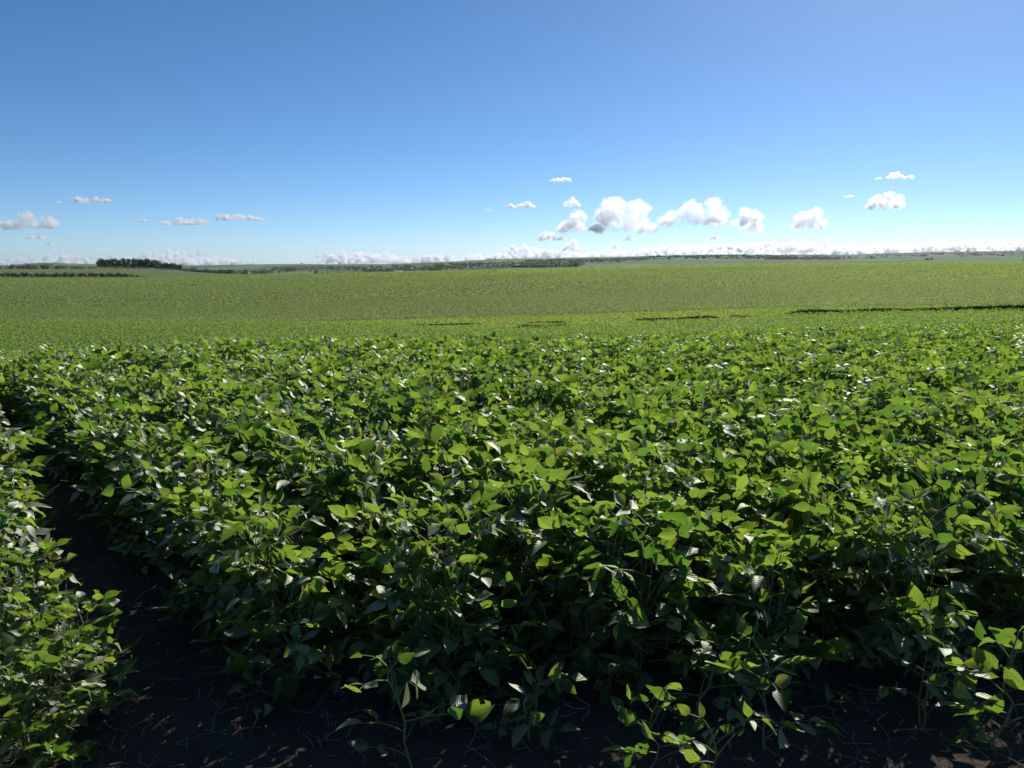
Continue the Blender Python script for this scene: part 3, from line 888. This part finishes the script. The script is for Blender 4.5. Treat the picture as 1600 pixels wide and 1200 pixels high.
# utility pole on the crest
x, y = U(1588, 520)
po = empty('utility_pole', (x, y, tz(x, y)))
tag(po, 'thin dark utility pole standing on the hill flank', 'utility pole')
T = Plant(); T.tube([(0, 0, -.5), (0, 0, 4.5), (0, 0, 9)], .14, .10, 8)
obj('pole', mesh_np('pole', np.array(T.sv), [np.array(T.sf)], [M_POLE]), po)
T = Plant(); T.tube([(-.9, -.14, 8.5), (0, -.14, 8.5), (.9, -.14, 8.5)], .07, .07, 4)
obj('crossarm', mesh_np('crossarm', np.array(T.sv), [np.array(T.sf)], [M_POLE]), po)

# ------------------------------------------------------------------ clouds
def cloud_material(name, dens, g, scale, th=.39):
    T = NT(name)
    tc = T.n('ShaderNodeTexCoord')
    nz = T.noise(scale, 6, .68, tc.outputs['Object'])
    d = T.math('MULTIPLY', T.math('SUBTRACT', nz, th), 5.0, True)
    v = T.n('ShaderNodeVolumeScatter')
    v.inputs['Color'].default_value = (1, 1, 1, 1)
    T.l(T.math('MULTIPLY', d, dens), v.inputs['Density'])
    v.inputs['Anisotropy'].default_value = g
    T.l(v.outputs[0], T.out.inputs['Volume'])
    return T.m
M_BANK = cloud_material('bank_cloud', 1 / 60.0, .62, .9, .30)
ICO = None
def ico():
    global ICO
    if ICO is None:
        import bmesh
        bm = bmesh.new(); bmesh.ops.create_icosphere(bm, subdivisions=3, radius=1.0)
        bm.verts.ensure_lookup_table()
        ICO = (np.array([v.co[:] for v in bm.verts]), np.array([[v.index for v in f.verts] for f in bm.faces]))
        bm.free()
    return ICO
tex = bpy.data.textures.new('cloud_billow', 'CLOUDS')
def puffs_to_obj(name, C_, R_, unit, vox, disp, mat, loc):
    """puffs joined into one billowing body; built in units of `unit` metres"""
    v, f = ico()
    n = len(C_)
    C_ = C_ / unit; R_ = R_ / unit
    V = (C_[:, None, :] + v[None] * R_[:, None, None] * np.array([1, 1, .85])).reshape(-1, 3)
    Fc = (f[None] + (np.arange(n) * len(v))[:, None, None]).reshape(-1, 3)
    o = obj(name, mesh_np(name, V, [Fc], [mat]), None, loc)
    o.scale = (unit, unit, unit)
    rm = o.modifiers.new('union', 'REMESH'); rm.mode = 'VOXEL'; rm.voxel_size = vox; rm.use_smooth_shade = True
    for ns, st in disp:
        t = bpy.data.textures.new('billow', 'CLOUDS'); t.noise_scale = ns; t.noise_depth = 3
        dm = o.modifiers.new('billow', 'DISPLACE'); dm.texture = t; dm.strength = st; dm.mid_level = .5; dm.texture_coords = 'LOCAL'
    return o
def cloud_pos(u, y, D):
    return np.array([(u - 800) / F * D, D, EYE + ratio(y) * D])
def cumulus(u, y, w, h, label, seed, D=15000, mat=None, name='cloud', n=None, flat=.28):
    """u, y: centre in the photo; w, h: its size there, turned into metres at its real distance"""
    R = np.random.default_rng(seed)
    m = D / F
    W, H = w * m * 1.04, h * m * (1.32 if h > 12 else 1.45)
    loc = cloud_pos(u, y, D) - np.array([0, 0, h * m * .5])
    asp = min(6.0, w / h)
    n = n or int(40 + 26 * asp)
    nl = 2 + int(asp > 2.4) + int(asp > 4)
    lump = (np.arange(nl) + .5) / nl - .5 + R.uniform(-.10, .10, nl)
    lh = R.uniform(.55, 1.0, nl); lh[R.integers(nl)] = 1.0
    C_, rad = [], []
    for i in range(n):
        k = i % nl
        wl = .62 / nl
        x = lump[k] + R.normal(0, wl * .45)
        x = float(np.clip(x, -.47, .47))
        top = max(.16, lh[k] * max(0.0, 1 - abs((x - lump[k]) / wl) ** 2) ** .5) * (1 - .55 * abs(x * 2) ** 3)
        r_ = H * R.uniform(.09, .21) * (.55 + .45 * top)
        z = min(r_ * .6, .2 * H) + max(0.0, top * H - 1.7 * r_) * R.uniform(0, 1) ** .75
        C_.append((x * W, R.normal(0, .20) * max(H, W * .3), z)); rad.append(r_)
    # thin floor that ties the lumps together
    for i in range(int(6 * asp)):
        r_ = H * R.uniform(.10, .16)
        C_.append((R.uniform(-.40, .40) * W, R.normal(0, .15) * max(H, W * .3), r_ * .8 + .06 * H)); rad.append(r_)
    C_ = np.array(C_); rad = np.array(rad)
    C_[:, 0] *= max(.5, (W - .35 * H) / W)
    ob = puffs_to_obj(name, C_, rad, H, max(1 / 52, W / H / 220), ((.40, .26), (.14, .17), (.05, .09)), cloud_material('cumulus', 7.5 / H, .62, 3.2 if h > 12 else 2.0), loc)
    tag(ob, label, 'cloud', 'clouds low in the blue sky')
    return ob
CL = [(64, 346, 88, 24, 'puffy cumulus cloud resting above the mound with the lone tree'), (12, 346, 40, 9, 'flat streak cloud attached beside the puffy mound cumulus'), (162, 311, 56, 11, 'small elongated cloud highest above the dark grove'),
      (300, 347, 78, 9, 'long thin cloud lower of the pair past the grove'), (386, 339, 74, 11, 'long thin cloud higher of the pair past the grove'), (72, 371, 36, 5, 'faint thin streak below the puffy mound cumulus'), (91, 380, 10, 5, 'tiny dot cloud under the faint streak'),
      (874, 281, 38, 6, 'small flat cloud highest above the valley centre'), (815, 320, 48, 9, 'small flat white cloud beside the large cluster'), (890, 317, 30, 12, 'little domed cloud just over the large cluster'),
      (905, 349, 76, 28, 'low shoulder part cloud of the large cumulus cluster'), (970, 341, 106, 48, 'tallest domed cumulus of the large cluster'), (863, 369, 46, 14, 'small grey cloud under the large cluster shoulder'),
      (1075, 330, 108, 42, 'broad winged cumulus with grey flat underside'), (1163, 348, 52, 32, 'compact round cumulus past the broad winged one'), (1256, 344, 54, 28, 'ragged cumulus with one raised horn'), (1367, 315, 60, 23, 'pyramid shaped grey centred cumulus'),
      (1388, 275, 42, 9, 'small bright cloud highest above the hillside'), (1110, 371, 18, 8, 'tiny cloud under the broad winged cumulus'), (980, 373, 24, 6, 'tiny flat cloud under the tallest dome'), (893, 384, 32, 16, 'small domed cloud near the horizon bank under the cluster'),
      (958, 385, 16, 8, 'tiny puff near the horizon bank'), (1312, 307, 16, 4, 'faintest wisp near the pyramid cumulus'), (1355, 279, 10, 3, 'speck wisp beside the small bright cloud'), (765, 328, 8, 4, 'speck of cloud before the small flat cloud'), (237, 345, 14, 4, 'faint wisp before the long thin pair'), (110, 316, 9, 3, 'faint speck near the elongated cloud')]
for i, (u, y, w, h, lab) in enumerate(CL):
    cumulus(u, y, w, h, lab, 700 + i)
# bank of cumulus along the horizon
R = np.random.default_rng(77)
D = 26000; m = D / F
def bank_top(u):
    b = np.interp(u, [-200, 0, 60, 130, 200, 260, 285, 310, 400, 500, 560, 640, 690, 760, 800, 815, 900, 1000, 1060, 1130, 1210, 1300, 1400, 1500, 1600, 1800], [403, 402, 405, 396, 406, 397, 390, 402, 404, 400, 392, 402, 396, 400, 386, 383, 394, 388, 381, 383, 377, 385, 380, 378, 374, 374])
    return b
Cs, Rs = [], []
for i in range(4200):
    u = R.uniform(-150, 1750)
    top = bank_top(u) + R.normal(0, 2.0); rad = R.uniform(2.3, 5.2)
    bot = np.interp(u, [0, 800, 1600], [416, 408, 396])
    y = top + rad + (R.uniform(0, 1) ** 1.3) * max(0, bot - top - rad)
    if vnoise(np.array([u]), np.array([0.0]), 38, 9)[0] < (.38 if u < 520 else .12): continue
    p = cloud_pos(u, y, D); p[1] += R.normal(0, 900)
    Cs.append(p); Rs.append(rad * m)
bank = puffs_to_obj('cloud_bank', np.array(Cs) - np.array([0, D, 0]), np.array(Rs), 400.0, .10, ((.5, .16), (.2, .10)), M_BANK, (0, D, 0))
tag(bank, 'long bank of bright billowing cumulus along the horizon', 'clouds', kind='stuff')

# ------------------------------------------------------------------ haze
T = NT('haze_air')
pv = T.n('ShaderNodeVolumePrincipled')
pv.inputs['Color'].default_value = (.62, .80, 1.0, 1)
pv.inputs['Density'].default_value = 2.6e-5
pv.inputs['Anisotropy'].default_value = 0.3
T.l(pv.outputs[0], T.out.inputs['Volume'])
HZ = 9600.0
zb = float(gz.min()) - 1; zt_ = 95.0
hv = np.array([(-HZ, -HZ, zb), (HZ, -HZ, zb), (HZ, HZ, zb), (-HZ, HZ, zb), (-HZ, -HZ, zt_), (HZ, -HZ, zt_), (HZ, HZ, zt_), (-HZ, HZ, zt_)])
hz_ = obj('haze', mesh_np('haze', hv, [np.array([(3, 2, 1, 0), (4, 5, 6, 7), (0, 1, 5, 4), (1, 2, 6, 5), (2, 3, 7, 6), (3, 0, 4, 7)])], [T.m], smooth=False))
tag(hz_, 'thin pale air haze over the whole valley and far hills', kind='stuff')
